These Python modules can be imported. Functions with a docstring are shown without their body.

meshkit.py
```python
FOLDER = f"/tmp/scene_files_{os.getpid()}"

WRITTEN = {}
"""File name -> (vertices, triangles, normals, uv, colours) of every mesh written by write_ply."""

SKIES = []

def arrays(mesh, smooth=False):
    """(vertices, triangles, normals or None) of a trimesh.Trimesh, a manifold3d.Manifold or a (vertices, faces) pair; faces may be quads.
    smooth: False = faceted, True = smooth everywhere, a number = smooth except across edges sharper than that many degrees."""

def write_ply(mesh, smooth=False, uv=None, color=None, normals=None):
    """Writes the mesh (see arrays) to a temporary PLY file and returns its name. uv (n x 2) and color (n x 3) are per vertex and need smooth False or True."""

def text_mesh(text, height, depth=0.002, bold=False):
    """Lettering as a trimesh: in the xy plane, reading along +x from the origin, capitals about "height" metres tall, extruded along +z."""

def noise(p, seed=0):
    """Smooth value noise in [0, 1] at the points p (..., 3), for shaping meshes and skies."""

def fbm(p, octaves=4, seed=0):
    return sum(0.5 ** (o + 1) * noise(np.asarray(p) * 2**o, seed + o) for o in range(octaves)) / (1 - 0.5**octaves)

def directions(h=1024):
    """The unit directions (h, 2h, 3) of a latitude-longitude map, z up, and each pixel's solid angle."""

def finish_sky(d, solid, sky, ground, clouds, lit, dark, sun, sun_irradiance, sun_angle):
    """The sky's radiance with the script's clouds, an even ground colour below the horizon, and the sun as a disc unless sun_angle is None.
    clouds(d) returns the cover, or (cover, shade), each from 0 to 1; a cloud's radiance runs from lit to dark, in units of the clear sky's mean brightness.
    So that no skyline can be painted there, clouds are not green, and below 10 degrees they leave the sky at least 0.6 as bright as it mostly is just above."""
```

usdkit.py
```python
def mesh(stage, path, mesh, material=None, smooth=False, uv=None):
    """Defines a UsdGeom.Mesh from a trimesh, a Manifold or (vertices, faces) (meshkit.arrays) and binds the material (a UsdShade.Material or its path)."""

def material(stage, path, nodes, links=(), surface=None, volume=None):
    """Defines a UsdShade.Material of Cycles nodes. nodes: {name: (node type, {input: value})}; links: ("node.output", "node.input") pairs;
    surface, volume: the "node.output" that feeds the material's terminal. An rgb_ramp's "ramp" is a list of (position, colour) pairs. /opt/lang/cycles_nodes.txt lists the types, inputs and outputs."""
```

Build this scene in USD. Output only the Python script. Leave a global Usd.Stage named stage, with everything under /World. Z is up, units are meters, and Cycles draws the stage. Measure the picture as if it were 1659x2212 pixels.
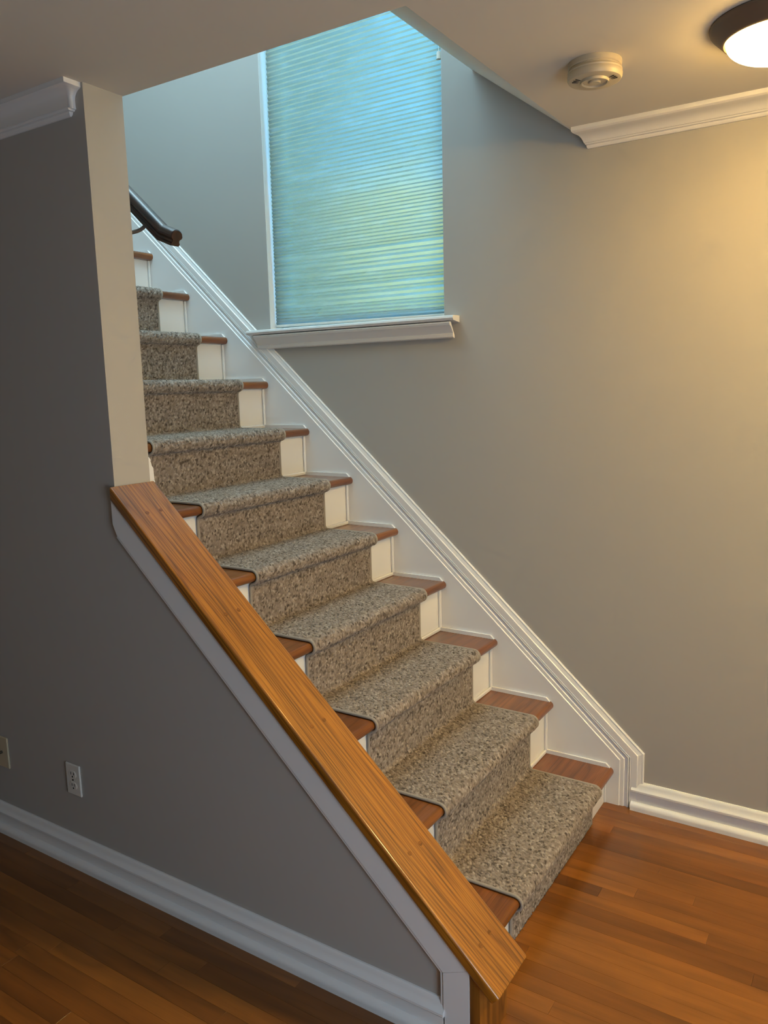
import math, random
import numpy as np
import trimesh
from shapely.geometry import Polygon, LineString, box as sbox
from shapely.ops import unary_union
from scipy.spatial import cKDTree
from pxr import Usd, UsdGeom, UsdLux, UsdShade, Gf, Sdf, Vt
import usdkit, meshkit

stage = Usd.Stage.CreateInMemory()
UsdGeom.SetStageUpAxis(stage, 'Z')
UsdGeom.SetStageMetersPerUnit(stage, 1.0)
UsdGeom.Xform.Define(stage, '/World')
UsdGeom.Scope.Define(stage, '/World/Looks')
random.seed(7)
rng = np.random.default_rng(7)

# ---------------------------------------------------------------- camera
RIGHT, DOWN, FWD = ((0.8421524, 0.5386476, -0.0252601), (0.0643952, -0.146967, -0.987043), (-0.5353808, 0.829614, -0.1584549))
EYE = (1.4681, -2.66655, 1.50975)
FPX = 1702.85
cam = UsdGeom.Camera.Define(stage, '/World/camera')
cam.AddTransformOp().Set(Gf.Matrix4d(*RIGHT, 0, *[-a for a in DOWN], 0, *[-a for a in FWD], 0, *EYE, 1))
cam.CreateFocalLengthAttr(26.0)
cam.CreateHorizontalApertureAttr(26.0 * 1659 / FPX)
cam.CreateVerticalApertureAttr(26.0 * 2212 / FPX)
cam.CreateClippingRangeAttr(Gf.Vec2f(0.05, 100))
cam.CreateExposureAttr(0.0)

# ---------------------------------------------------------------- light
SKY = 4.5                                   # daylight outside
dome = UsdLux.DomeLight.Define(stage, '/World/sky')
dome.CreateColorAttr(Gf.Vec3f(0.05, 0.42, 1.0))
dome.CreateIntensityAttr(SKY)

def unseen_daylight(name, center, normal_to, w, h, color, power):
    """area light for daylight from a source out of view"""
    L = UsdLux.RectLight.Define(stage, '/World/' + name)
    z = -np.array(normal_to, float); z /= np.linalg.norm(z)
    up = np.array([0, 0, 1.0]) if abs(z[2]) < 0.9 else np.array([0, 1.0, 0])
    x = np.cross(up, z); x /= np.linalg.norm(x); y = np.cross(z, x)
    L.AddTransformOp().Set(Gf.Matrix4d(*x, 0, *y, 0, *z, 0, *map(float, center), 1))
    L.CreateWidthAttr(w); L.CreateHeightAttr(h)
    L.CreateColorAttr(Gf.Vec3f(*color)); L.CreateIntensityAttr(power)
    return L
# area lights for unseen daylight; no openings are modelled behind them
unseen_daylight('unseen_upstairs_daylight', (-0.75, -1.07, 3.75), (0, 1, -0.15), 1.6, 1.1, (0.50, 0.80, 1.0), 6.9)  # out of view upstairs, lights the upper far wall from across the stairwell
unseen_daylight('unseen_overhead_daylight', (-0.75, -0.5, 4.95), (0, 0, -1), 1.8, 0.8, (0.56, 0.86, 1.0), 12.0)  # out of view overhead, lights the stairwell walls and treads from above
unseen_daylight('unseen_room_daylight', (2.55, -2.35, 1.0), (-1, 0, 0), 0.9, 1.2, (0.60, 0.79, 1.0), 9.3)  # out of view on the right, lights the knee wall front and skirt
SUN = 13.0
sun = UsdLux.DistantLight.Define(stage, '/World/sun')       # behind the house: lights the garden, never the shade
sz = np.array([0.45, -0.62, 0.70]); sz /= np.linalg.norm(sz)
sx = np.cross([0, 0, 1.0], sz); sx /= np.linalg.norm(sx); sy = np.cross(sz, sx)
sun.AddTransformOp().Set(Gf.Matrix4d(*sx, 0, *sy, 0, *sz, 0, 0, 0, 0, 1))
sun.CreateColorAttr(Gf.Vec3f(1.0, 1.0, 0.75)); sun.CreateIntensityAttr(SUN); sun.CreateAngleAttr(0.6); sun.CreateNormalizeAttr(True)
LAMP_POWER = 67.0
LAMP_COLOR = (1.0, 0.607, 0.174)
UNSEEN_LAMP_POWER = 290.0  # unseen ceiling lamp, out of view to the right
UNSEEN_LAMP_COLOR = (1.0, 0.74, 0.30)

# ---------------------------------------------------------------- materials
def mat(name, nodes, links=(), surface='p.BSDF'):
    return usdkit.material(stage, '/World/Looks/' + name, nodes, links, surface=surface)

def plain(name, color, rough=0.5, bump=0.0, bscale=300.0, metal=0.0, coat=0.0, spec=0.5):
    nodes = {'p': ('principled_bsdf', {'base_color': color, 'roughness': rough, 'metallic': metal, 'coat_weight': coat, 'specular_ior_level': spec})}
    links = []
    if bump:
        nodes |= {'g': ('geometry', {}), 'n': ('noise_texture', {'scale': bscale, 'detail': 3.0}),
                  'b': ('bump', {'strength': bump, 'distance': 0.001})}
        links = [('g.position', 'n.vector'), ('n.fac', 'b.height'), ('b.normal', 'p.normal')]
    return mat(name, nodes, links)

WALL = plain('wall_paint', (0.43, 0.41, 0.375), 0.55, 0.12, 420, spec=0.3)
CEIL = plain('ceiling_paint', (0.65, 0.615, 0.55), 0.8, 0.12, 350, spec=0.2)
SOFFIT = plain('soffit_brightened', (0.86, 0.86, 0.84), 0.7, 0.1, 350, spec=0.2)  # paler than the ceiling paint, standing in for bounced light
TRIM = plain('white_trim_paint', (0.78, 0.77, 0.75), 0.32, 0.06, 160)
PLASTIC = plain('white_plastic', (0.72, 0.69, 0.62), 0.35)
IVORY = plain('ivory_plastic', (0.56, 0.48, 0.33), 0.4)
DARKSLOT = plain('dark_slot', (0.015, 0.012, 0.010), 0.6)
BRONZE = plain('oil_rubbed_bronze', (0.15, 0.11, 0.08), 0.45, metal=0.2)
BRASS = plain('dull_metal', (0.20, 0.18, 0.15), 0.35, metal=1.0)
BINDING = plain('carpet_binding', (0.33, 0.29, 0.24), 0.9, 0.5, 900)
SUB = plain('subfloor', (0.05, 0.025, 0.012), 0.9)
GRASS = plain('grass', (0.22, 0.29, 0.05), 0.9)
LEAF = plain('hedge_leaf', (0.38, 0.36, 0.10), 0.8)
LEAF2 = plain('tree_leaf', (0.20, 0.28, 0.10), 0.8)

def wood(name, dark, mid, light, angle=0.0, along=(1.1, 8, 8), rings=11.0, rough=0.28, coat=0.35, seed=0.0, axis='x', contrast=1.0, pore=0.35, lines=0.0, pscale=420):
    """grain runs along x (or y), tilted by angle about y"""
    rot = (0, 0, math.pi / 2) if axis == 'y' else (0, angle, 0)
    nodes = {
        'g': ('geometry', {}),
        'r': ('mapping', {'mapping_type': 'texture', 'rotation': rot, 'location': (seed * 1.7, seed * 2.3, seed * 0.9)}),
        's': ('mapping', {'mapping_type': 'point', 'scale': along}),
        'n': ('noise_texture', {'scale': 1.0, 'detail': 2.0, 'roughness': 0.45}),
        'm': ('math', {'math_type': 'multiply', 'value2': rings}),
        'f': ('math', {'math_type': 'pingpong', 'value2': 0.5}),
        'd': ('math', {'math_type': 'multiply', 'value2': 2.0}),
        'ramp': ('rgb_ramp', {'ramp': [(0.0, dark), (0.18, tuple(0.5 * (a + b) for a, b in zip(dark, mid))), (0.45, mid), (1.0, light)]}),
        's2': ('mapping', {'mapping_type': 'point', 'scale': (9 * pscale / 420, pscale, pscale)}),
        'n2': ('noise_texture', {'scale': 1.0, 'detail': 2.0, 'roughness': 0.6}),
        'c2': ('rgb_ramp', {'ramp': [(0.36, tuple(c * 0.50 for c in (1, 1, 1))), (0.52, (1, 1, 1))]}),
        'x': ('mix', {'mix_type': 'multiply', 'fac': pore}),
        's3': ('mapping', {'mapping_type': 'point', 'scale': (2.2, 14, 14)}),
        'n3': ('noise_texture', {'scale': 1.0, 'detail': 3.0}),
        'c3': ('rgb_ramp', {'ramp': [(0.3, (0.74, 0.74, 0.74)), (0.7, (1.12, 1.12, 1.12))]}),
        'x3': ('mix', {'mix_type': 'multiply', 'fac': 0.8 * contrast}),
        'b': ('bump', {'strength': 0.12, 'distance': 0.0006}),
        'p': ('principled_bsdf', {'roughness': rough, 'coat_weight': coat, 'coat_roughness': 0.14})}
    links = [('g.position', 'r.vector'), ('r.vector', 's.vector'), ('s.vector', 'n.vector'), ('n.fac', 'm.value1'), ('m.value', 'f.value1'),
             ('f.value', 'd.value1'), ('d.value', 'ramp.fac'), ('r.vector', 's2.vector'), ('s2.vector', 'n2.vector'), ('n2.fac', 'c2.fac'),
             ('ramp.color', 'x.color1'), ('c2.color', 'x.color2'), ('r.vector', 's3.vector'), ('s3.vector', 'n3.vector'), ('n3.fac', 'c3.fac'),
             ('x.color', 'x3.color1'), ('c3.color', 'x3.color2'), ('x3.color', 'p.base_color'), ('n2.fac', 'b.height'), ('b.normal', 'p.normal')]
    if lines:      # growth rings run nearly straight along the board
        nodes |= {'xyz': ('separate_xyz', {}), 'ly': ('math', {'math_type': 'multiply', 'value2': lines}), 'sum': ('math', {'math_type': 'add'})}
        links = [l for l in links if l != ('m.value', 'f.value1')] + [('r.vector', 'xyz.vector'), ('xyz.y', 'ly.value1'), ('m.value', 'sum.value1'), ('ly.value', 'sum.value2'), ('sum.value', 'f.value1')]
    return mat(name, nodes, links)

SLOPE = math.atan2(0.919, 1.0)
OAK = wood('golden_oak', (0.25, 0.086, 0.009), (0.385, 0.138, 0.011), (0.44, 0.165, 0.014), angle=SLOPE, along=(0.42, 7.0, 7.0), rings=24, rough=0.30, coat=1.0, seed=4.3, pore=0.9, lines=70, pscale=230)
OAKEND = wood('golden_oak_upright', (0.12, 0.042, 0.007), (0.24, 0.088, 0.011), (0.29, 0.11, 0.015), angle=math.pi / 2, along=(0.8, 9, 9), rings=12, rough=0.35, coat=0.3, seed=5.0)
PLUG = wood('oak_plug', (0.17, 0.058, 0.008), (0.24, 0.082, 0.009), (0.27, 0.095, 0.010), axis='y', along=(2, 60, 60), rings=6, seed=9)
TREAD = [wood(f'stained_tread_{i}', tuple(0.74 * c for c in b), b, tuple(1.10 * c for c in b), axis='y', along=(0.9, 11, 11), rings=8, rough=0.26, coat=0.5, seed=i * 1.37, pore=0.45)
         for i, b in enumerate([(0.205, 0.064, 0.010), (0.230, 0.075, 0.012), (0.185, 0.056, 0.009)])]
PLANK = []
for i in range(8):
    k = [0.66, 0.80, 0.92, 0.98, 1.04, 1.12, 1.24, 0.86][i]
    b = (0.225 * k, 0.080 * k ** 1.1, 0.0115 * k ** 1.2)
    PLANK.append(wood(f'floor_plank_{i}', tuple(0.82 * c for c in b), b, tuple(1.10 * c for c in b), along=(1.6, 12, 12), rings=3.0, rough=0.27, coat=0.25, seed=i * 2.71, pore=0.12, contrast=1.25))
RAILWOOD = wood('dark_rail_wood', (0.014, 0.006, 0.004), (0.034, 0.014, 0.009), (0.046, 0.019, 0.012), angle=SLOPE, rough=0.38, coat=0.3, seed=2)

# carpet: flecked yarn colours, one tone per loop
YARN = mat('looped_wool', {
    'a': ('attribute', {'attribute': 'yarn'}),
    'g': ('geometry', {}), 'n': ('noise_texture', {'scale': 900.0, 'detail': 2.0}),
    'ramp': ('rgb_ramp', {'ramp': [(0.0, (0.078, 0.060, 0.047)), (0.14, (0.138, 0.109, 0.086)), (0.35, (0.235, 0.191, 0.156)), (0.7, (0.318, 0.265, 0.222)), (1.0, (0.47, 0.405, 0.35))]}),
    'c': ('rgb_ramp', {'ramp': [(0.3, (0.62, 0.62, 0.62)), (0.7, (1.2, 1.2, 1.2))]}),
    'x': ('mix', {'mix_type': 'multiply', 'fac': 0.75}),
    'b': ('bump', {'strength': 0.5, 'distance': 0.002}),
    'p': ('principled_bsdf', {'roughness': 0.95, 'specular_ior_level': 0.15, 'sheen_weight': 0.12})},
    [('a.fac', 'ramp.fac'), ('g.position', 'n.vector'), ('n.fac', 'c.fac'), ('ramp.color', 'x.color1'), ('c.color', 'x.color2'), ('x.color', 'p.base_color'), ('n.fac', 'b.height'), ('b.normal', 'p.normal')])

# pleated shade: thin non-woven fabric, cloudy fibres show when it is lit from behind
SHADE = mat('shade_fabric', {
    'g': ('geometry', {}),
    's': ('mapping', {'mapping_type': 'point', 'scale': (11, 9, 46)}),
    'n': ('noise_texture', {'scale': 1.0, 'detail': 4.0, 'roughness': 0.62}),
    'ramp': ('rgb_ramp', {'ramp': [(0.32, (0.205, 0.200, 0.160)), (0.50, (0.220, 0.216, 0.180)), (0.60, (0.238, 0.236, 0.210)), (0.74, (0.275, 0.275, 0.262))]}),
    't': ('translucent_bsdf', {}), 'd': ('diffuse_bsdf', {'color': (0.72, 0.72, 0.60)}),
    'm0': ('mix_closure', {'fac': 0.25}), 'v': ('refraction_bsdf', {'color': (1.0, 1.0, 0.95), 'roughness': 0.42, 'IOR': 1.2}), 'm': ('mix_closure', {'fac': 0.085})},
    [('g.position', 's.vector'), ('s.vector', 'n.vector'), ('n.fac', 'ramp.fac'), ('ramp.color', 't.color'), ('t.BSDF', 'm0.closure1'), ('d.BSDF', 'm0.closure2'), ('m0.closure', 'm.closure1'), ('v.BSDF', 'm.closure2')], surface='m.closure')
PANE = mat('window_glass', {'t': ('transparent_bsdf', {'color': (0.95, 0.97, 0.97)}), 'gl': ('glossy_bsdf', {'roughness': 0.02, 'color': (1, 1, 1)}), 'f': ('fresnel', {'IOR': 1.45}), 'm': ('mix_closure', {})},
           [('f.fac', 'm.fac'), ('t.BSDF', 'm.closure1'), ('gl.BSDF', 'm.closure2')], surface='m.closure')
GLOW = mat('lit_glass', {'p': ('principled_bsdf', {'base_color': (0.8, 0.75, 0.65), 'roughness': 0.3, 'emission_color': LAMP_COLOR, 'emission_strength': LAMP_POWER})})

GLOW2 = mat('lit_glass_unseen', {'p': ('principled_bsdf', {'base_color': (0.8, 0.75, 0.65), 'roughness': 0.3, 'emission_color': UNSEEN_LAMP_COLOR, 'emission_strength': UNSEEN_LAMP_POWER})})

# ---------------------------------------------------------------- helpers
used = {}
def numbered(parent, name):
    k = (parent, name); n = used.get(k, -1) + 1; used[k] = n
    return name if n == 0 else f'{name}_{n:03d}'

def pathof(parent):
    return '/World' if parent is None else (parent if isinstance(parent, str) else str(parent.GetPath()))

def data(prim, **kw):
    for k, v in kw.items():
        if v: prim.SetCustomDataByKey(k, v)
    return prim

def obj(name, mesh, m, parent=None, smooth=30, **kw):
    P = pathof(parent)
    p = usdkit.mesh(stage, f'{P}/{numbered(P, name)}', mesh, m, smooth=smooth)
    return data(p.GetPrim(), **kw)

def group(name, loc=(0, 0, 0), **kw):
    x = UsdGeom.Xform.Define(stage, '/World/' + numbered('/World', name))
    x.AddTranslateOp().Set(Gf.Vec3d(*loc))
    return data(x.GetPrim(), **kw)

def bx(x0, x1, y0, y1, z0, z1):
    m = trimesh.creation.box([x1 - x0, y1 - y0, z1 - z0]); m.apply_translation([(x0 + x1) / 2, (y0 + y1) / 2, (z0 + z1) / 2]); return m

def cat(*ms): return trimesh.util.concatenate(list(ms))

def shifted(m, off):
    m = m.copy(); m.apply_translation(off); return m

def prism_y(poly, y0, y1):
    """polygon in (x, z) extruded along y"""
    m = trimesh.creation.extrude_polygon(poly, y1 - y0)
    v = m.vertices.copy(); m.vertices = np.c_[v[:, 0], y0 + v[:, 2], v[:, 1]]; m.invert()
    return m

def prism_x(poly, x0, x1):
    """polygon in (y, z) extruded along x"""
    m = trimesh.creation.extrude_polygon(poly, x1 - x0)
    v = m.vertices.copy(); m.vertices = np.c_[x0 + v[:, 2], v[:, 0], v[:, 1]]
    return m

def ring_mesh(rings, closed_profile=True, caps=True):
    """rings: list of (n, 3) arrays; joins them into a tube"""
    R = np.array(rings); k, n = R.shape[:2]; F = []
    for i in range(k - 1):
        for j in range(n if closed_profile else n - 1):
            a, b = i * n + j, i * n + (j + 1) % n
            F += [[a, b, b + n], [a, b + n, a + n]]
    V = R.reshape(-1, 3)
    m = trimesh.Trimesh(V, F, process=False)
    if caps:
        for end, idx in ((R[0], range(n)), (R[-1], range((k - 1) * n, k * n))):
            c = end.mean(0); ax = np.linalg.svd(end - c)[2]
            p2 = (end - c) @ ax[:2].T
            try:
                pv, pf = trimesh.creation.triangulate_polygon(Polygon(p2), engine='earcut')
                pv3 = pv @ ax[:2] + c
                m = cat(m, trimesh.Trimesh(pv3, pf, process=False))
            except Exception:
                V2 = np.vstack([end, c]); m = cat(m, trimesh.Trimesh(V2, [[i, (i + 1) % n, n] for i in range(n)], process=False))
    m = trimesh.Trimesh(m.vertices, m.faces, process=True)
    trimesh.repair.fix_normals(m)
    return m

def sweep_xz(path, prof, up_sign=1):
    """path: points in (x, z); prof: closed list of (d, y), d measured to the left-hand normal of the path; joints are mitred"""
    P = np.array(path, float); k = len(P)
    T = [(P[i + 1] - P[i]) / np.linalg.norm(P[i + 1] - P[i]) for i in range(k - 1)]
    N = [np.array([-t[1], t[0]]) * up_sign for t in T]
    rings = []
    for i in range(k):
        if i == 0: nn = N[0]
        elif i == k - 1: nn = N[-1]
        else:
            b = N[i - 1] + N[i]; b /= np.linalg.norm(b); nn = b / (b @ N[i])
        rings.append([[P[i][0] + d * nn[0], y, P[i][1] + d * nn[1]] for d, y in prof])
    return ring_mesh(rings)

def tube(points, r, sides=10):
    p = np.array(points, float); t = np.gradient(p, axis=0); t /= np.linalg.norm(t, axis=1, keepdims=True)
    ref = np.array([0, 1.0, 0]) if abs(t[0][1]) < 0.8 else np.array([1.0, 0, 0])
    rings = []; a = np.cross(t[0], ref)
    for i in range(len(p)):
        a = a - t[i] * (a @ t[i]); a /= np.linalg.norm(a); b = np.cross(t[i], a)
        ang = np.arange(sides) * 2 * np.pi / sides
        rr = r[i] if np.ndim(r) else r
        rings.append(p[i] + rr * (np.cos(ang)[:, None] * a + np.sin(ang)[:, None] * b))
    return ring_mesh(rings)

def lathe(profile, sections=64):
    """profile of (r, z) turned about z"""
    m = trimesh.creation.revolve(np.array(profile, float), sections=sections); trimesh.repair.fix_normals(m); return m

def rbox(x0, x1, y0, y1, z0, z1, r=0.002):
    """box with chamfered edges: hull of three slabs"""
    pts = []
    for a, b, c in ((0, r, r), (r, 0, r), (r, r, 0)):
        for x in (x0 + a, x1 - a):
            for y in (y0 + b, y1 - b):
                for z in (z0 + c, z1 - c): pts.append((x, y, z))
    return trimesh.convex.convex_hull(np.array(pts))

# ---------------------------------------------------------------- measurements (metres; far wall y = 0, floor z = 0)
ZC = 2.303                       # lower ceiling
YF, YI = -1.236, -1.109          # front and stair-side face of the left wall
XC = -0.348                      # where the full-height wall stops and the knee wall begins
HX, HY = 0.543, -1.098           # stairwell opening: right edge, near edge
SX, SZ = 0.159, 2.586            # top of the sloping soffit at the opening
NOSE = [(0.710, 0.139), (0.483, 0.342), (0.259, 0.547), (0.041, 0.748), (-0.174, 0.943), (-0.389, 1.141), (-0.605, 1.339), (-0.820, 1.540), (-1.045, 1.740), (-1.264, 1.945), (-1.486, 2.146)]
NOSE += [(-1.706, 2.346), (-1.926, 2.546)]
OVER, TT = 0.032, 0.031          # nosing overhang, tread thickness
def cap_z(x): return 0.1751 - 0.919 * (x - 0.8257)
ROOM = dict(x0=-3.2, x1=2.6, y0=-4.6)

# ---------------------------------------------------------------- the room
WX0, WX1, WZ0, WZ1 = -0.810, 0.037, 1.757, 3.05
wallpoly = Polygon([(ROOM['x0'], -0.06), (ROOM['x1'], -0.06), (ROOM['x1'], 5.2), (ROOM['x0'], 5.2)], [[(WX0, WZ0), (WX1, WZ0), (WX1, WZ1), (WX0, WZ1)]])
obj('wall_back', prism_y(wallpoly, 0.0, 0.125), WALL, smooth=False, kind='structure', label='long greige wall with the window beside the stairs', category='wall')

lowpoly = Polygon([(ROOM['x0'], 0), (0.748, 0), (0.748, cap_z(0.748) - 0.042), (XC, cap_z(XC) - 0.042), (XC, ZC + 0.12), (ROOM['x0'], ZC + 0.12)])
obj('wall_left', prism_y(lowpoly, YF, YI), WALL, smooth=False, kind='structure', label='greige wall left of the stairs with its sloping knee wall', category='wall')
obj('wall_right', bx(ROOM['x1'], ROOM['x1'] + 0.12, ROOM['y0'], 0.16, 0, ZC), WALL, smooth=False, kind='structure')
obj('wall_front', bx(ROOM['x0'], ROOM['x1'], ROOM['y0'] - 0.12, ROOM['y0'], 0, ZC), WALL, smooth=False, kind='structure')
obj('wall_end', bx(ROOM['x0'] - 0.12, ROOM['x0'], ROOM['y0'] - 0.12, 0.16, 0, 5.2), WALL, smooth=False, kind='structure')

ceilpoly = Polygon([(ROOM['x0'], ROOM['y0']), (ROOM['x1'], ROOM['y0']), (ROOM['x1'], 0), (HX, 0), (HX, HY), (XC - 0.01, HY - 0.008), (XC - 0.01, YF + 0.02), (ROOM['x0'], YF + 0.02)])
cm = trimesh.creation.extrude_polygon(ceilpoly, 0.03); cm.apply_translation([0, 0, ZC])
obj('ceiling', cm, CEIL, smooth=False, kind='structure', label='flat painted ceiling with the stairwell opening cut in it', category='ceiling')
# stairwell above the ceiling
soffit = Polygon([(HX, ZC), (HX + 0.012, ZC + 0.03), (HX + 0.012, 5.2), (SX, 5.2), (SX, SZ)])
obj('ceiling_soffit', prism_y(soffit, HY - 0.06, 0.0), SOFFIT, smooth=False, kind='structure', label='sloping soffit at the right edge of the stairwell opening', category='ceiling')
obj('wall_stairwell_near', bx(ROOM['x0'], HX + 0.012, HY - 0.10, HY - 0.012, ZC + 0.03, 5.2), WALL, smooth=False, kind='structure')
obj('ceiling_stairwell', bx(ROOM['x0'], HX + 0.02, HY - 0.1, 0.16, 5.1, 5.2), CEIL, smooth=False, kind='structure')

# ---------------------------------------------------------------- floor of strip planks
floor = group('floor', kind='structure', label='golden brown strip hardwood floor', category='floor')
obj('subfloor', bx(ROOM['x0'], ROOM['x1'], ROOM['y0'], 0.0, -0.05, -0.012), SUB, floor, smooth=False)
def plank(x0, x1, y0, y1):
    g, c = 0.00018, 0.00035
    x0 += g; x1 -= g; y0 += g; y1 -= g
    v = [(x0, y0, -0.012), (x1, y0, -0.012), (x1, y1, -0.012), (x0, y1, -0.012), (x0, y0, -c), (x1, y0, -c), (x1, y1, -c), (x0, y1, -c),
         (x0 + c, y0 + c, 0), (x1 - c, y0 + c, 0), (x1 - c, y1 - c, 0), (x0 + c, y1 - c, 0)]
    f = []
    for b in (0, 4):
        for i in range(4):
            j = (i + 1) % 4; f += [[b + i, b + j, b + 4 + j], [b + i, b + 4 + j, b + 4 + i]]
    f += [[8, 9, 10], [8, 10, 11]]
    return trimesh.Trimesh(v, f, process=False)
PW = 0.0495
prng = random.Random(21)
obj('plank', plank(0.60, ROOM['x1'], -0.062, 0.0), PLANK[3], floor, smooth=False)
far_planks = [[] for _ in PLANK]
y = -0.062; row = 0
while y > ROOM['y0']:
    xs = 0.60 if y - PW > YF + 0.03 else ROOM['x0']
    x = xs - prng.uniform(0, 0.5)
    while x < ROOM['x1']:
        L = prng.choice([0.22, 0.3, 0.38, 0.46, 0.55, 0.7, 0.9, 1.1]) * prng.uniform(0.9, 1.1)
        x0, x1 = max(x, xs), min(x + L, ROOM['x1'])
        i = prng.randrange(len(PLANK))
        if x1 - x0 > 0.03:
            mid = 0.5 * (x0 + x1)
            seen = (y > -1.3 and x0 < 1.45) or (-2.1 < y <= -1.2 and x0 < 0.85 and x1 > -1.6 and (y > -1.9 or x0 < .7))
            if seen: obj('plank', plank(x0, x1, y - PW, y), PLANK[i], floor, smooth=False)
            else: far_planks[i].append(plank(x0, x1, y - PW, y))
        x += L
    y -= PW; row += 1
for i, ms in enumerate(far_planks):
    if ms: obj('plank_field', cat(*ms), PLANK[i], floor, smooth=False, kind='stuff')

# ---------------------------------------------------------------- baseboards: board, cap moulding, shoe moulding
def arc(c, r, a0, a1, n=6):
    return [(c[0] + r * math.cos(math.radians(a)), c[1] + r * math.sin(math.radians(a))) for a in np.linspace(a0, a1, n)]
def baseboard(name, x0, x1, yw, label):
    b = group(name, kind='structure', label=label, category='baseboard')
    s = -1
    P = lambda pts: Polygon([(yw + s * d, z) for d, z in pts])
    obj('board', prism_x(P([(0, 0), (0.013, 0), (0.013, 0.066), (0, 0.066)]), x0, x1), TRIM, b)
    obj('cap_molding', prism_x(P([(0, 0.064), (0.019, 0.064), (0.021, 0.067), (0.021, 0.073), (0.018, 0.077), (0.013, 0.082), (0.010, 0.090), (0.008, 0.097), (0.004, 0.101), (0, 0.101)]), x0, x1), TRIM, b)
    obj('shoe_molding', prism_x(P([(0.012, 0)] + arc((0.012, 0.0), 0.0, 0, 0, 1) + [(0.030, 0.0), (0.030, 0.012)] + arc((0.014, 0.012), 0.016, 0, 90, 8) + [(0.012, 0.028)]), x0, x1), TRIM, b)
    return b
baseboard('baseboard_back', 0.772, ROOM['x1'], 0.0, 'white baseboard along the window wall right of the stairs')
baseboard('baseboard_left', ROOM['x0'], 0.684, YF, 'white baseboard along the foot of the knee wall')

# ---------------------------------------------------------------- crown mouldings
def crown(name, x0, x1, yw, proj, drop, label, mitre=False, skew=0.0):
    q = [(0, 0), (proj, 0), (proj, -0.012), (proj - 0.006, -0.015), (proj - 0.010, -0.016)]
    c0, c1 = np.array([proj - 0.012, -0.017]), np.array([0.026, -drop + 0.014])
    for t in np.linspace(0, 1, 9)[1:]:
        p = c0 * (1 - t) + c1 * t
        q.append((p[0] - 0.007 * math.sin(math.pi * t), p[1] + 0.006 * math.sin(math.pi * t)))
    q += [(0.022, -drop + 0.0135), (0.019, -drop + 0.010), (0.012, -drop + 0.009), (0.010, -drop + 0.004), (0.005, -drop), (0, -drop)]
    m = prism_x(Polygon([(yw - d, ZC + z) for d, z in q]), x0, x1)
    if mitre:      # the end returns to the wall at a mitre
        xw = x1 - proj
        r_ = prism_y(Polygon([(x0 - 0.1, ZC), (x0 - 0.1, ZC - drop)] + [(xw + d, ZC + z) for d, z in q[1:][::-1]]), yw - proj - 0.01, yw)
        trimesh.repair.fix_normals(m); trimesh.repair.fix_normals(r_)
        m = trimesh.boolean.intersection([m, r_], engine='manifold')
    if skew:       # the cut end leans: the lip reaches further than the foot
        m = trimesh.Trimesh(m.vertices, m.faces); v = m.vertices.copy(); e = v[:, 0] < x0 + 1e-4
        v[e, 0] -= skew * (yw - v[e, 1]) / proj; m.vertices = v
    return obj(name, m, TRIM, kind='structure', label=label, category='crown molding')
crown('trim_1', 0.577, ROOM['x1'], 0.0, 0.095, 0.049, 'cream crown molding that stops at the stairwell opening', skew=0.027)
crown('trim_2', ROOM['x0'], XC - 0.008, YF, 0.050, 0.075, 'shaded crown molding above the dark left wall', mitre=True)

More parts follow.
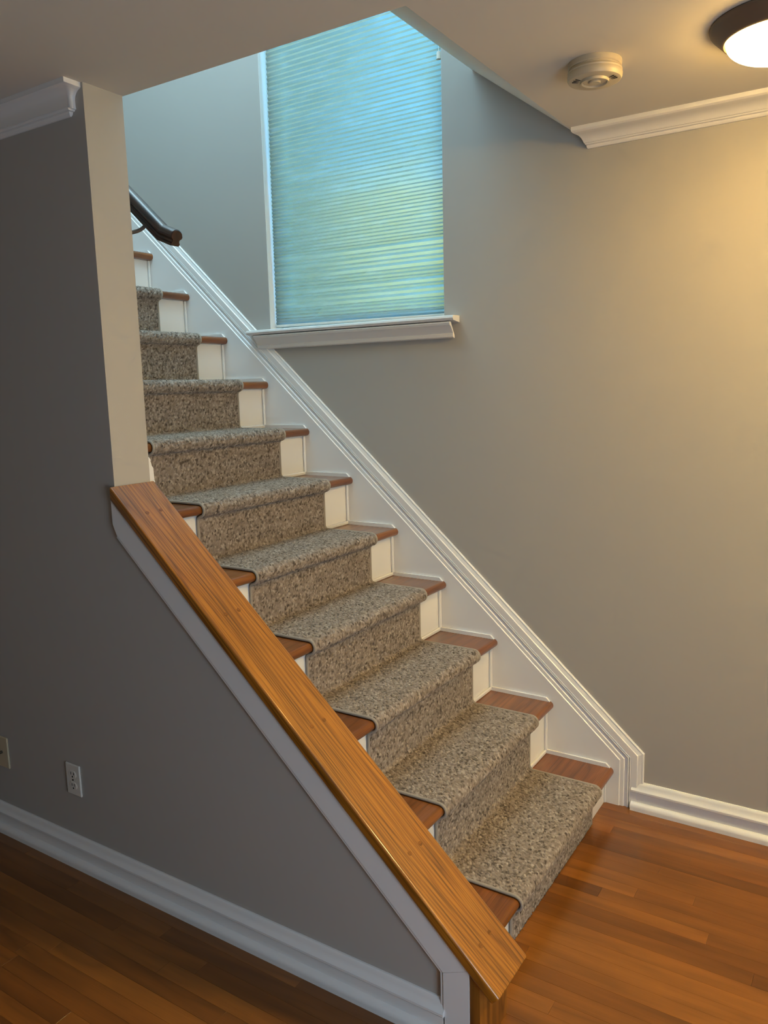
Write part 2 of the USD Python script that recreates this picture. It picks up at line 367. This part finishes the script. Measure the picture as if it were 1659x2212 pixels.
# ---------------------------------------------------------------- skirt board and its moulding on the far wall
OFF = 0.840
def lower(x): return OFF - 0.914 * x
trim3 = group('trim_3', kind='structure', label='white stepped skirt board with sloping molding beside the stairs', category='stair skirt')
XM = 0.729
panel = Polygon([(XM, 0), (XM, lower(XM)), (-2.6, lower(-2.6)), (-2.6, lower(-2.6) - 0.62), (-0.05, 0)])
obj('skirt_board', prism_y(panel, -0.020, -0.0), TRIM, trim3, smooth=False)
W = 0.0823
# like a baseboard's cap: thick against the board, stepping back to the wall in ledges, a groove and a bevel
prof = [(0, -0.0203), (0.0028, -0.0168), (0.0145, -0.0166), (0.0175, -0.0128), (0.022, -0.0126), (0.0265, -0.0140), (0.0295, -0.0168), (0.0325, -0.0162), (0.0338, -0.0090),
        (0.0352, -0.0090), (0.0358, -0.0158), (0.0378, -0.0146), (0.0605, -0.0142), (0.0630, -0.0108), (0.0760, -0.0066), (0.0772, -0.0078), (0.0795, -0.0074), (W, -0.0045), (W, 0.0), (0, 0.0)]
obj('sloping_molding', sweep_xz([(XM, 0.0), (XM, lower(XM)), (-2.6, lower(-2.6))], [(-d, y) for d, y in prof]), TRIM, trim3, smooth=12)

# ---------------------------------------------------------------- stairs
stairs = group('staircase', label='straight closed staircase with stained treads and white risers', category='stairs')
YT0, YT1 = YI + 0.001, -0.0205
def bull(x0, x1, zt, t):
    """tread section: x1 nosing front"""
    r = t / 2
    return Polygon([(x0, zt), (x1 - r, zt)] + arc((x1 - r, zt - r), r, 90, -90, 10) + [(x0, zt - t)])
def strip_profile(w, h, r=0.5):
    return None
for k, (nx, nz) in enumerate(NOSE):
    rx = nx - OVER
    pz = NOSE[k - 1][1] if k else 0.0
    back = NOSE[k + 1][0] - OVER if k + 1 < len(NOSE) else nx - 0.5
    obj('tread', prism_y(bull(back - 0.012, nx, nz, TT), YT0, YT1), TREAD[k % 3], stairs)
    obj('riser', bx(rx - 0.014, rx, YT0, YT1, pz + 0.0005, nz - TT - 0.0005), TRIM, stairs, smooth=False)
    # thin mouldings: up the riser in the corner, along the tread against the skirt, across the foot of the riser
    s = 0.011
    if k >= 1:
        obj('riser_molding', rbox(rx, rx + s, YT1 - s, YT1, pz, nz - TT - 0.0005, 0.003), TRIM, stairs)
        obj('foot_molding', rbox(rx, rx + s, -0.182, YT1 - s, pz, pz + 0.014, 0.003), TRIM, stairs)
    else:
        obj('riser_molding', rbox(rx, rx + 0.006, YT1 - 0.006, YT1, 0.0, nz - TT - 0.0005, 0.002), TRIM, stairs)
    if k + 1 < len(NOSE):
        nb = NOSE[k + 1][0] - OVER
        poly = Polygon([(nb, nz), (nx - 0.012, nz), (nx - 0.026, nz + 0.014), (nb, nz + 0.014)])
        obj('tread_molding', prism_y(poly, YT1 - 0.009, YT1), TRIM, stairs, smooth=False)
# left hand skirt against the full-height wall
trim5 = group('trim_5', kind='structure', label='narrow white skirt at the foot of the column beside the runner', category='stair skirt')
LO5 = 0.046
lp = Polygon([(XC - 0.004, cap_z(XC) - 0.02), (XC - 0.004, lower(XC) + LO5), (-2.6, lower(-2.6) + LO5), (-2.6, lower(-2.6) - 0.3), (XC - 0.004, lower(XC) - 0.3)])
obj('skirt_board', prism_y(lp, YI, YI + 0.022), TRIM, trim5, smooth=False)
sk = sweep_xz([(XC + 0.15, lower(XC + 0.15) + LO5), (-2.6, lower(-2.6) + LO5)], [(-p[0], YI - p[1] * 1.2) for p in prof])
sk = trimesh.boolean.intersection([sk, bx(-4, XC - 0.002, -2, 0, -1, 6)], engine='manifold')
obj('sloping_molding', sk, TRIM, trim5, smooth=12)

# ---------------------------------------------------------------- carpet runner
RY0, RY1 = -0.868, -0.188
solid = []
for k, (nx, nz) in enumerate(NOSE):
    solid += [sbox(-3.5, nz - 0.4, nx - OVER, nz - TT * 0.5), bull(-3.5, nx, nz, TT)]
solid = unary_union(solid).union(sbox(-3.5, -0.6, NOSE[0][0] - OVER, 0.05))
base = solid.buffer(0.0065, join_style=1).buffer(0.016, join_style=1).buffer(-0.016, join_style=1)
ring = np.array(base.exterior.coords)
line = LineString(ring)
inter = line.intersection(sbox(-2.05, 0.0, 3, 2.62))
segs = [g for g in getattr(inter, 'geoms', [inter])]
from shapely.ops import linemerge
lm = linemerge(segs) if len(segs) > 1 else segs[0]
if lm.geom_type != 'LineString': lm = max(lm.geoms, key=lambda g: g.length)
pts = np.array(lm.coords)
if pts[0][1] > pts[-1][1]: lm = LineString(pts[::-1])
STEP = 0.0027
ns = int(lm.length / STEP)
S = np.linspace(0, lm.length, ns + 1)
C = np.array([lm.interpolate(s).coords[0] for s in S])
T = np.gradient(C, axis=0); T /= np.linalg.norm(T, axis=1, keepdims=True)
Nn = np.c_[-T[:, 1], T[:, 0]] * -1.0
if Nn[5][0] < 0: Nn = -Nn
ys = np.arange(RY0 + 0.004, RY1, STEP)
nt = len(ys)
# loops: jittered rows of yarn loops
PS, PT = 0.0080, 0.0056
gi, gj = np.meshgrid(np.arange(int(lm.length / PS) + 2), np.arange(int((RY1 - RY0) / PT) + 2), indexing='ij')
ls = (gi * PS + rng.normal(0, 0.0018, gi.shape)).ravel()
lt = (RY0 + (gj + 0.5 * (gi % 2)) * PT + rng.normal(0, 0.0012, gi.shape)).ravel()
lh = rng.uniform(0.55, 1.0, ls.shape); la = rng.normal(0, 0.7, ls.shape)
lt_col = np.clip(rng.beta(2.2, 2.2, ls.shape), 0, 1)
dark = rng.random(ls.shape) < 0.075; lt_col[dark] *= 0.15
lightm = rng.random(ls.shape) < 0.08; lt_col[lightm] = rng.uniform(0.8, 1.0, lightm.sum())
SS, YY = np.meshgrid(S, ys, indexing='ij')
q = np.c_[SS.ravel(), YY.ravel() * 1.0]
tree = cKDTree(np.c_[ls, lt])
d, idx = tree.query(q, k=4)
best = np.full(len(q), -1e9); col = np.zeros(len(q))
for m in range(4):
    j = idx[:, m]
    ds, dt = q[:, 0] - ls[j], q[:, 1] - lt[j]
    ca, sa = np.cos(la[j]), np.sin(la[j])
    u, w = (ds * ca + dt * sa) / 0.0054, (-ds * sa + dt * ca) / 0.0035
    h = lh[j] * np.sqrt(np.clip(1 - u * u - w * w, 0, 1)) - 0.12 * np.sqrt(u * u + w * w)
    up = h > best
    best[up] = h[up]; col[up] = lt_col[j][up]
H = (0.0005 + 0.0050 * np.clip(best, -0.2, 1.0)).reshape(ns + 1, nt)
edge = np.clip(np.minimum(ys - RY0, RY1 - ys) / 0.010, 0, 1) ** 0.5
H = H * edge[None, :] - 0.004 * (1 - edge[None, :])
V = np.empty((ns + 1, nt, 3))
V[..., 0] = C[:, None, 0] + Nn[:, None, 0] * H
V[..., 2] = C[:, None, 1] + Nn[:, None, 1] * H
V[..., 1] = ys[None, :]
a = (np.arange(ns)[:, None] * nt + np.arange(nt - 1)[None, :]).ravel()
F = np.vstack([np.c_[a, a + 1, a + nt + 1], np.c_[a, a + nt + 1, a + nt]])
Vb = np.empty_like(V); Vb[..., 1] = V[..., 1]
Vb[..., 0] = C[:, None, 0] - Nn[:, None, 0] * 0.0048; Vb[..., 2] = C[:, None, 1] - Nn[:, None, 1] * 0.0048
NV = (ns + 1) * nt
sides = []
for col0, flip in ((0, False), (nt - 1, True)):
    i = np.arange(ns) * nt + col0
    sides.append(np.vstack([np.c_[i, i + nt, i + nt + NV], np.c_[i, i + nt + NV, i + NV]])[:, ::-1 if flip else 1])
for row0, flip in ((0, True), (ns * nt, False)):
    i = np.arange(nt - 1) + row0
    sides.append(np.vstack([np.c_[i, i + 1, i + 1 + NV], np.c_[i, i + 1 + NV, i + NV]])[:, ::-1 if flip else 1])
fn = np.cross(V.reshape(-1, 3)[F[0, 1]] - V.reshape(-1, 3)[F[0, 0]], V.reshape(-1, 3)[F[0, 2]] - V.reshape(-1, 3)[F[0, 0]])
F = np.vstack([F, (F + NV)[:, ::-1]] + sides)
if fn[0] < 0: F = F[:, ::-1]
V = np.vstack([V.reshape(-1, 3), Vb.reshape(-1, 3)]); col = np.r_[col, col]
runner = group('stair_runner', label='grey-brown looped carpet runner wrapped over every stair tread', category='carpet runner')
pile = usdkit.mesh(stage, '/World/stair_runner/pile', (V, F), YARN, smooth=True)
UsdGeom.PrimvarsAPI(pile).CreatePrimvar('yarn', Sdf.ValueTypeNames.FloatArray, 'vertex').Set(Vt.FloatArray.FromNumpy(col.astype(np.float32)))
sub = slice(0, ns + 1, 3)
for yy in (RY0, RY1):
    cc = C[sub] - Nn[sub] * 0.0006
    obj('binding', tube(np.c_[cc[:, 0], np.full(len(cc), yy), cc[:, 1]], 0.0048, 8), BINDING, runner, smooth=True)

# ---------------------------------------------------------------- knee wall: oak cap, white face boards
kcap = group('knee_wall_cap', label='golden oak board capping the sloping knee wall', category='handrail cap')
ux = np.array([1, 0, -0.919]); ux /= np.linalg.norm(ux); un = np.array([0.919, 0, 1.0]); un /= np.linalg.norm(un)
def on_cap(mesh, x, y):
    """mesh built with local x down the slope, y across, z out of the cap's top face"""
    m = mesh.copy(); M4 = np.eye(4); M4[:3, 0] = ux; M4[:3, 1] = (0, 1, 0); M4[:3, 2] = un; M4[:3, 3] = (x, y, cap_z(x)); m.apply_transform(M4); return m
CT = 0.029
YA, YB = -1.2565, -1.0955
xt, xb = XC + 0.004, 0.8257
Lc = (xb - xt) / ux[0]
r = 0.006
sec = []
for cx, cy, a0 in ((YB - r, -r, 0), (YA + r, -r, 90), (YA + r, -CT + r, 180), (YB - r, -CT + r, 270)):
    sec += arc((cx, cy), r, a0, a0 + 90, 5)
def cap_ring(x, inset): return [(x, (p[0] - (YA + YB) / 2) * (1 - inset) + 0, (p[1] + CT / 2) * (1 - inset * 3) - CT / 2) for p in sec]
rings = []
for xx, ins in ((0.0, 0.0), (Lc * 0.25, 0), (Lc * 0.5, 0), (Lc * 0.75, 0), (Lc - 0.005, 0.0), (Lc - 0.0015, 0.012), (Lc, 0.04)):
    rings.append(cap_ring(xx, ins))
capm = ring_mesh(rings)
# square the top end upright where it meets the column
v = capm.vertices.copy(); sel = v[:, 0] < 1e-6; v[sel, 0] += (v[sel, 2]) * -(0.919) ; capm.vertices = v
obj('cap_board', on_cap(capm, xt, (YA + YB) / 2), OAK, kcap)
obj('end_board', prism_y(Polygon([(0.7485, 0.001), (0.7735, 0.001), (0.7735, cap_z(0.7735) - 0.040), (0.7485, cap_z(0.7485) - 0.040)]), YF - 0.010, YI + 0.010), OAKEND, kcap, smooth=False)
for xx in (0.755, 0.570, 0.290, 0.0145, -0.2655):
    for yy in (-1.199, -1.150):
        pl = trimesh.creation.cylinder(radius=0.0058, height=0.004, sections=20)
        obj('screw_plug', on_cap(shifted(pl, (0, 0, -0.0013)), xx + prng.uniform(-0.002, 0.002), yy), PLUG, kcap, label='small dark wood plug')

trim4 = group('trim_4', kind='structure', label='white board under the oak cap on the knee wall face', category='trim')
tw = 0.067 * 1.36
def capb(x): return cap_z(x) - CT * 1.358
XL, XR, XI = XC - 0.004, 0.748, 0.682
zi = lambda x: capb(x) - tw
slb = Polygon([(XL, capb(XL)), (XR, capb(XR)), (XR, 0.207), (XI, zi(XI)), (XL + 0.0, zi(XL) + 0.0)])
slb = Polygon([(XL, capb(XL) - 0.0), (XR, capb(XR)), (XI, zi(XI)), (XL + 0.014, zi(XL + 0.014)), (XL, zi(XL) + 0.018)])
obj('sloping_board', prism_y(slb, YF - 0.013, YF), TRIM, trim4, smooth=False)
obj('end_board', prism_y(Polygon([(XI, 0.0), (XR, 0.0), (XR, capb(XR) - 0.0006), (XI, zi(XI) - 0.0006)]), YF - 0.013, YF), TRIM, trim4, smooth=False)
bead = [(0, 0), (0, -0.008), (0.003, -0.0105), (0.008, -0.0105), (0.010, -0.007), (0.010, 0)]
obj('bead_molding', sweep_xz([(XI, 0.09), (XI, zi(XI)), (XL + 0.014, zi(XL + 0.014))], [(d, YF + y) for d, y in bead]), TRIM, trim4)

# ---------------------------------------------------------------- window, sill, shade
win = group('window_1', kind='structure', label='window at the stair landing behind the pleated shade', category='window')
FY = 0.055
def frame(x0, x1, z0, z1, w, y0, y1):
    return cat(bx(x0, x0 + w, y0, y1, z0, z1), bx(x1 - w, x1, y0, y1, z0, z1), bx(x0 + w, x1 - w, y0, y1, z0, z0 + w), bx(x0 + w, x1 - w, y0, y1, z1 - w, z1))
for x0_, x1_ in ((WX0, WX0 + 0.002), (WX1 - 0.001, WX1)):
    obj('jamb', bx(x0_, x1_, 0.001, FY + 0.02, WZ0, WZ1), TRIM, win, smooth=False)
obj('window_frame', frame(WX0, WX1, WZ0, WZ1, 0.010, FY + 0.02, 0.124), TRIM, win, smooth=False)
obj('sash', frame(WX0 + 0.010, WX1 - 0.010, WZ0 + 0.010, WZ1 - 0.010, 0.022, FY + 0.03, FY + 0.055), TRIM, win, smooth=False)
obj('pane', bx(WX0 + 0.03, WX1 - 0.03, FY + 0.040, FY + 0.044, WZ0 + 0.03, WZ1 - 0.03), PANE, win, smooth=False)
# stool and slanted apron
stool = [(0.095, 0.0), (-0.046, 0.0), (-0.052, -0.003), (-0.054, -0.010), (-0.048, -0.018), (0.0, -0.024), (0.095, -0.024)]
sm = prism_x(Polygon([(y, WZ0 + z) for y, z in stool if y <= 0.0] + [(0.0, WZ0)]), -0.905, 0.100)
sm2 = bx(WX0 + 0.001, WX1 - 0.001, 0.0, FY, WZ0 - 0.02, WZ0 + 0.0005)
obj('window_stool', cat(sm, sm2), TRIM, win, smooth=False)
ap = [(-0.045, -0.022), (-0.047, -0.026), (-0.043, -0.034), (-0.036, -0.038), (-0.024, -0.054), (-0.018, -0.062), (-0.020, -0.065), (-0.018, -0.076), (-0.010, -0.080), (-0.004, -0.080), (-0.004, -0.072), (-0.014, -0.055), (-0.030, -0.030), (-0.034, -0.022)]
obj('window_apron', prism_x(Polygon([(y, WZ0 + z) for y, z in ap]), -0.872, 0.082), TRIM, win)

shade = group('pleated_shade', label='translucent pale pleated shade pulled down over the stair window', category='window shade')
# pleats: even at the top, tighter and less even towards the sill
z = 3.0; pts = []; srng = random.Random(5); k = 0
zs = [3.0]
while zs[-1] > WZ0 + 0.024:
    t = (3.0 - zs[-1]) / 1.22
    p = (0.0205 - 0.0085 * t) * (1 + srng.uniform(-0.12, 0.12) * (0.4 + t))
    if t > 0.72 and srng.random() < 0.22: p *= 1.45
    zs.append(zs[-1] - p)
zs = np.array(zs)
SY = 0.040
def xl(z): return -0.7945 - 0.010 * (3.0 - z) / 1.22
def sheet(sign, y0):
    rows = []
    for i in range(len(zs) - 1):
        p = zs[i] - zs[i + 1]
        amp = 0.0058 + 0.012 * max(0, 0.018 - p)
        rows += [(zs[i], 0.0), (zs[i] - p / 2, amp)]
    rows.append((zs[-1], 0))
    nx_ = 12; V = []; 
    for zz, am in rows:
        for i in range(nx_ + 1):
            u = i / nx_
            x = xl(zz) * (1 - u) + (WX1 - 0.0012) * u
            V.append((x, y0 - sign * am, zz + 0.007 * (1 - u) * ((3.0 - zz) / 1.22)))
    F = []
    for r_ in range(len(rows) - 1):
        for i in range(nx_):
            a = r_ * (nx_ + 1) + i
            F += [[a, a + 1, a + nx_ + 2], [a, a + nx_ + 2, a + nx_ + 1]]
    return trimesh.Trimesh(V, F, process=False)
obj('shade_fabric', sheet(1, SY - 0.001), SHADE, shade, smooth=False)
br = rbox(xl(1.78), WX1 - 0.002, SY - 0.009, SY + 0.009, zs[-1] - 0.010, zs[-1], 0.002)
v = br.vertices.copy(); v[:, 2] += 0.007 * (WX1 - v[:, 0]) / 0.84; br.vertices = v
obj('bottom_rail', br, PLASTIC, shade)
obj('head_rail', bx(WX0 + 0.002, WX1 - 0.002, SY - 0.02, SY + 0.02, 3.0, WZ1 - 0.001), PLASTIC, shade, smooth=False)
cx_, cy_ = 0.0215, 0.012
cord = obj('pull_cord', tube([(cx_, cy_, 3.02), (cx_, cy_, 2.85), (cx_, cy_, 2.679)], 0.0011, 6), PLASTIC, shade)
tas = lathe([(0, 0), (0.0072, 0), (0.0080, -0.004), (0.0082, -0.017), (0.0090, -0.0240), (0.0072, -0.0240), (0.0055, -0.021), (0, -0.021)], 24)
tas.apply_translation([cx_, cy_, 2.679])
obj('cord_tassel', tas, PLASTIC, shade, smooth=40)

# unseen outside: lawn, hedge and tree placed to tint and dapple the shade
obj('lawn', bx(-30, 20, 0.4, 30, 0.9, 1.0), GRASS, smooth=False, kind='structure')
def bush(c, rad, seed, sub=4):
    m = trimesh.creation.icosphere(sub, 1.0); v = m.vertices.copy()
    m.vertices = v * (1 + 0.22 * meshkit.fbm(v * 2.6 + seed) + 0.10 * meshkit.fbm(v * 8.0 + seed))[:, None] * np.array(rad) + np.array(c); return m
hrng = random.Random(11)
hedge = group('unseen_hedge', label='hedge out of view behind the shade, tints its lower part yellow-green', category='hedge')
obj('foliage', cat(*[bush((-14 + 1.5 * i + hrng.uniform(-0.3, 0.3), 8.6 + hrng.uniform(-0.4, 0.4), 2.15), (1.25, 0.9, 1.3 + hrng.uniform(-0.25, 0.35)), i * 1.7) for i in range(12)]), LEAF, hedge, smooth=True)
tree_ = group('unseen_tree', label='loose tree out of view behind the shade, dapples its upper part', category='tree')
clumps = [bush((-6 + hrng.gauss(0, 3.4), 12 + hrng.gauss(0, 0.9), 6.2 + hrng.gauss(0, 1.4)), (hrng.uniform(0.25, 0.55), 0.35, hrng.uniform(0.12, 0.30)), i, 2) for i in range(62)]
obj('foliage', cat(*clumps), LEAF2, tree_, smooth=True)
obj('trunk', tube([(-6, 12, 0.95), (-5.9, 12, 3.0), (-6.1, 12, 6.0)], [0.18, 0.14, 0.07], 10), SUB, tree_)

# ---------------------------------------------------------------- handrail
rail = group('handrail', label='dark stained wooden handrail on the left wall at the top of the stairs', category='handrail')
hp = [(-0.019, -0.030), (0.019, -0.030), (0.021, -0.026), (0.021, -0.020), (0.017, -0.016), (0.016, -0.008), (0.019, -0.003), (0.026, 0.002), (0.028, 0.010)]
hp += arc((0.0, 0.008), 0.027, 10, 170, 10) + [(-0.028, 0.010), (-0.026, 0.002), (-0.019, -0.003), (-0.016, -0.008), (-0.017, -0.016), (-0.021, -0.020), (-0.021, -0.026)]
hp = [(a * 0.80, b * 0.70) for a, b in hp]
RYC = -1.030
rail_path = [(-2.3, 3.705), (-0.310, 1.952), (-0.258, 1.931)]        # slope, then a short flatter end piece
P0, P1, P2 = [np.array([p[0], RYC, p[1]]) for p in rail_path]
d01 = (P1 - P0) / np.linalg.norm(P1 - P0); d12 = (P2 - P1) / np.linalg.norm(P2 - P1)
def nrm(d): return np.array([-d[2], 0, d[0]])
bis = nrm(d01) + nrm(d12); bis /= np.linalg.norm(bis); bis /= bis @ nrm(d01)
AY = np.array([0, 1.0, 0])
def rail_ring(p, n, k=1.0): return [p + AY * a * k + n * b * k for a, b in hp]
obj('rail', ring_mesh([rail_ring(P0, nrm(d01)), rail_ring(P1, bis)]), RAILWOOD, rail, smooth=35)
obj('rail_end', ring_mesh([rail_ring(P1, bis), rail_ring(P2 - d12 * 0.003, nrm(d12)), rail_ring(P2, nrm(d12), 0.9)]), RAILWOOD, rail, smooth=35)
bp = P1 - d01 * 0.075 - nrm(d01) * 0.020
arcp = [bp + np.array([0, 0, 0.004])] + [bp + np.array([-0.030 * t, -0.070 * (1 - math.cos(math.pi / 2 * t)), -0.030 * math.sin(math.pi / 2 * t)]) for t in np.linspace(0, 1, 9)]
obj('bracket', tube(arcp, 0.0055, 10), BRONZE, rail, smooth=True)
rose = trimesh.creation.cylinder(radius=0.020, height=0.008, sections=28); rose.apply_transform(trimesh.transformations.rotation_matrix(math.pi / 2, [1, 0, 0])); rose.apply_translation([arcp[-1][0], YI + 0.004, arcp[-1][2]])
obj('bracket_rosette', rose, BRONZE, rail)

# ---------------------------------------------------------------- ceiling fixtures
def ceiling_light(x, y, glow, label):
    lamp = group('ceiling_light', (x, y, ZC), label=label, category='ceiling light')
    pan = lathe([(0, 0), (0.149, 0), (0.151, -0.003), (0.1505, -0.007), (0.146, -0.013), (0.138, -0.021), (0.129, -0.030), (0.123, -0.0365), (0.119, -0.0385), (0.115, -0.0375), (0.115, -0.030), (0, -0.030)], 96)
    obj('pan', pan, BRONZE, lamp, smooth=35)
    bowl = lathe([(0, -0.0850)] + [(0.1145 * math.sin(a), -0.036 - 0.049 * math.cos(a)) for a in np.linspace(0.08, math.pi / 2, 14)] + [(0, -0.0355)], 96)
    obj('glass_bowl', bowl, glow, lamp, smooth=40)
LX, LY = 1.199, -0.5426
ceiling_light(LX, LY, GLOW, 'flush ceiling light with bronze pan and glowing glass bowl')
ceiling_light(2.25, -0.55, GLOW2, 'unseen ceiling light out of view, lights the far wall and the column')  # unseen lamp, placed to light the far wall and column end

DX, DY = 0.776, -0.556
det = group('smoke_detector', (DX, DY, ZC), label='round cream smoke detector on the ceiling near the crown molding', category='smoke detector')
obj('base_plate', lathe([(0, 0), (0.066, 0), (0.0665, -0.003), (0.066, -0.012), (0.064, -0.014), (0, -0.014)], 72), IVORY, det, smooth=35)
obj('body', lathe([(0, -0.014), (0.0625, -0.014), (0.0625, -0.017), (0.066, -0.019), (0.068, -0.023), (0.0668, -0.0255), (0.0672, -0.0275), (0.0685, -0.030), (0.068, -0.037), (0.065, -0.043), (0.060, -0.045), (0.030, -0.049), (0, -0.049)], 72), IVORY, det, smooth=35)
fw = np.array([EYE[0] - DX, EYE[1] - DY]); fa = math.atan2(fw[1], fw[0])
rid = lathe([(0.028, -0.048), (0.031, -0.053), (0.0345, -0.053), (0.036, -0.047)], 48)
obj('raised_ring', shifted(rid, (0.012 * math.cos(fa), 0.012 * math.sin(fa), 0.0)), IVORY, det, smooth=35)
btn = lathe([(0, -0.054), (0.0135, -0.054), (0.015, -0.052), (0.015, -0.046), (0, -0.046)], 32)
obj('test_button', shifted(btn, (0.014 * math.cos(fa), 0.014 * math.sin(fa), 0)), IVORY, det, smooth=35)
for side, n in ((1, 3), (-1, 3)):
    for i in range(n):
        an = fa + side * (0.95 + 0.17 * i)
        sl = bx(-0.0075, 0.0075, -0.0013, 0.0013, -0.0008, 0.0008)
        sl.apply_transform(trimesh.transformations.rotation_matrix(an, [0, 0, 1]))
        rr = 0.050
        obj('vent_slot', shifted(sl, (rr * math.cos(an), rr * math.sin(an), -0.0467)), DARKSLOT, det, smooth=False)

# ---------------------------------------------------------------- wall plates on the left wall
def plate(name, x, z, w, h, m, label, category):
    g = group(name, (x, YF, z), label=label, category=category)
    obj('cover_plate', rbox(-w / 2, w / 2, -0.0065, 0.0, -h / 2, h / 2, 0.003), m, g, smooth=False)
    return g
o = plate('power_outlet', -0.6545, 0.295, 0.071, 0.106, PLASTIC, 'white duplex outlet on the left wall above the baseboard', 'outlet')
for dz in (0.0195, -0.0195):
    rc = trimesh.creation.extrude_polygon(Polygon([(a * 0.017, b * 0.0142) for a, b in [(math.cos(t), max(-0.82, min(0.82, math.sin(t)))) for t in np.linspace(0, 2 * math.pi, 33)[:-1]]]), 0.0015)
    rc.vertices = np.c_[rc.vertices[:, 0], -0.0065 - rc.vertices[:, 2], rc.vertices[:, 1] + dz]; rc.invert()
    f = obj('receptacle', rc, PLASTIC, o, smooth=False)
    for dx in (-0.0062, 0.0062):
        obj('slot', bx(dx - 0.0012, dx + 0.0012, -0.0083, -0.0070, dz - 0.0015, dz + 0.0075), DARKSLOT, f, smooth=False)
    obj('ground_hole', bx(-0.0026, 0.0026, -0.0083, -0.0070, dz - 0.0105, dz - 0.0055), DARKSLOT, f, smooth=False)
sc = trimesh.creation.cylinder(radius=0.003, height=0.0015, sections=16); sc.apply_transform(trimesh.transformations.rotation_matrix(math.pi / 2, [1, 0, 0])); sc.apply_translation([0, -0.007, 0])
obj('screw', sc, BRASS, o)
o = plate('cable_jack', -1.0435, 0.296, 0.071, 0.114, IVORY, 'ivory cable jack plate on the left wall at the photo edge', 'wall plate')
st = trimesh.creation.cylinder(radius=0.0048, height=0.014, sections=20); st.apply_transform(trimesh.transformations.rotation_matrix(math.pi / 2, [1, 0, 0])); st.apply_translation([0, -0.0125, 0])
obj('connector', st, BRASS, o)
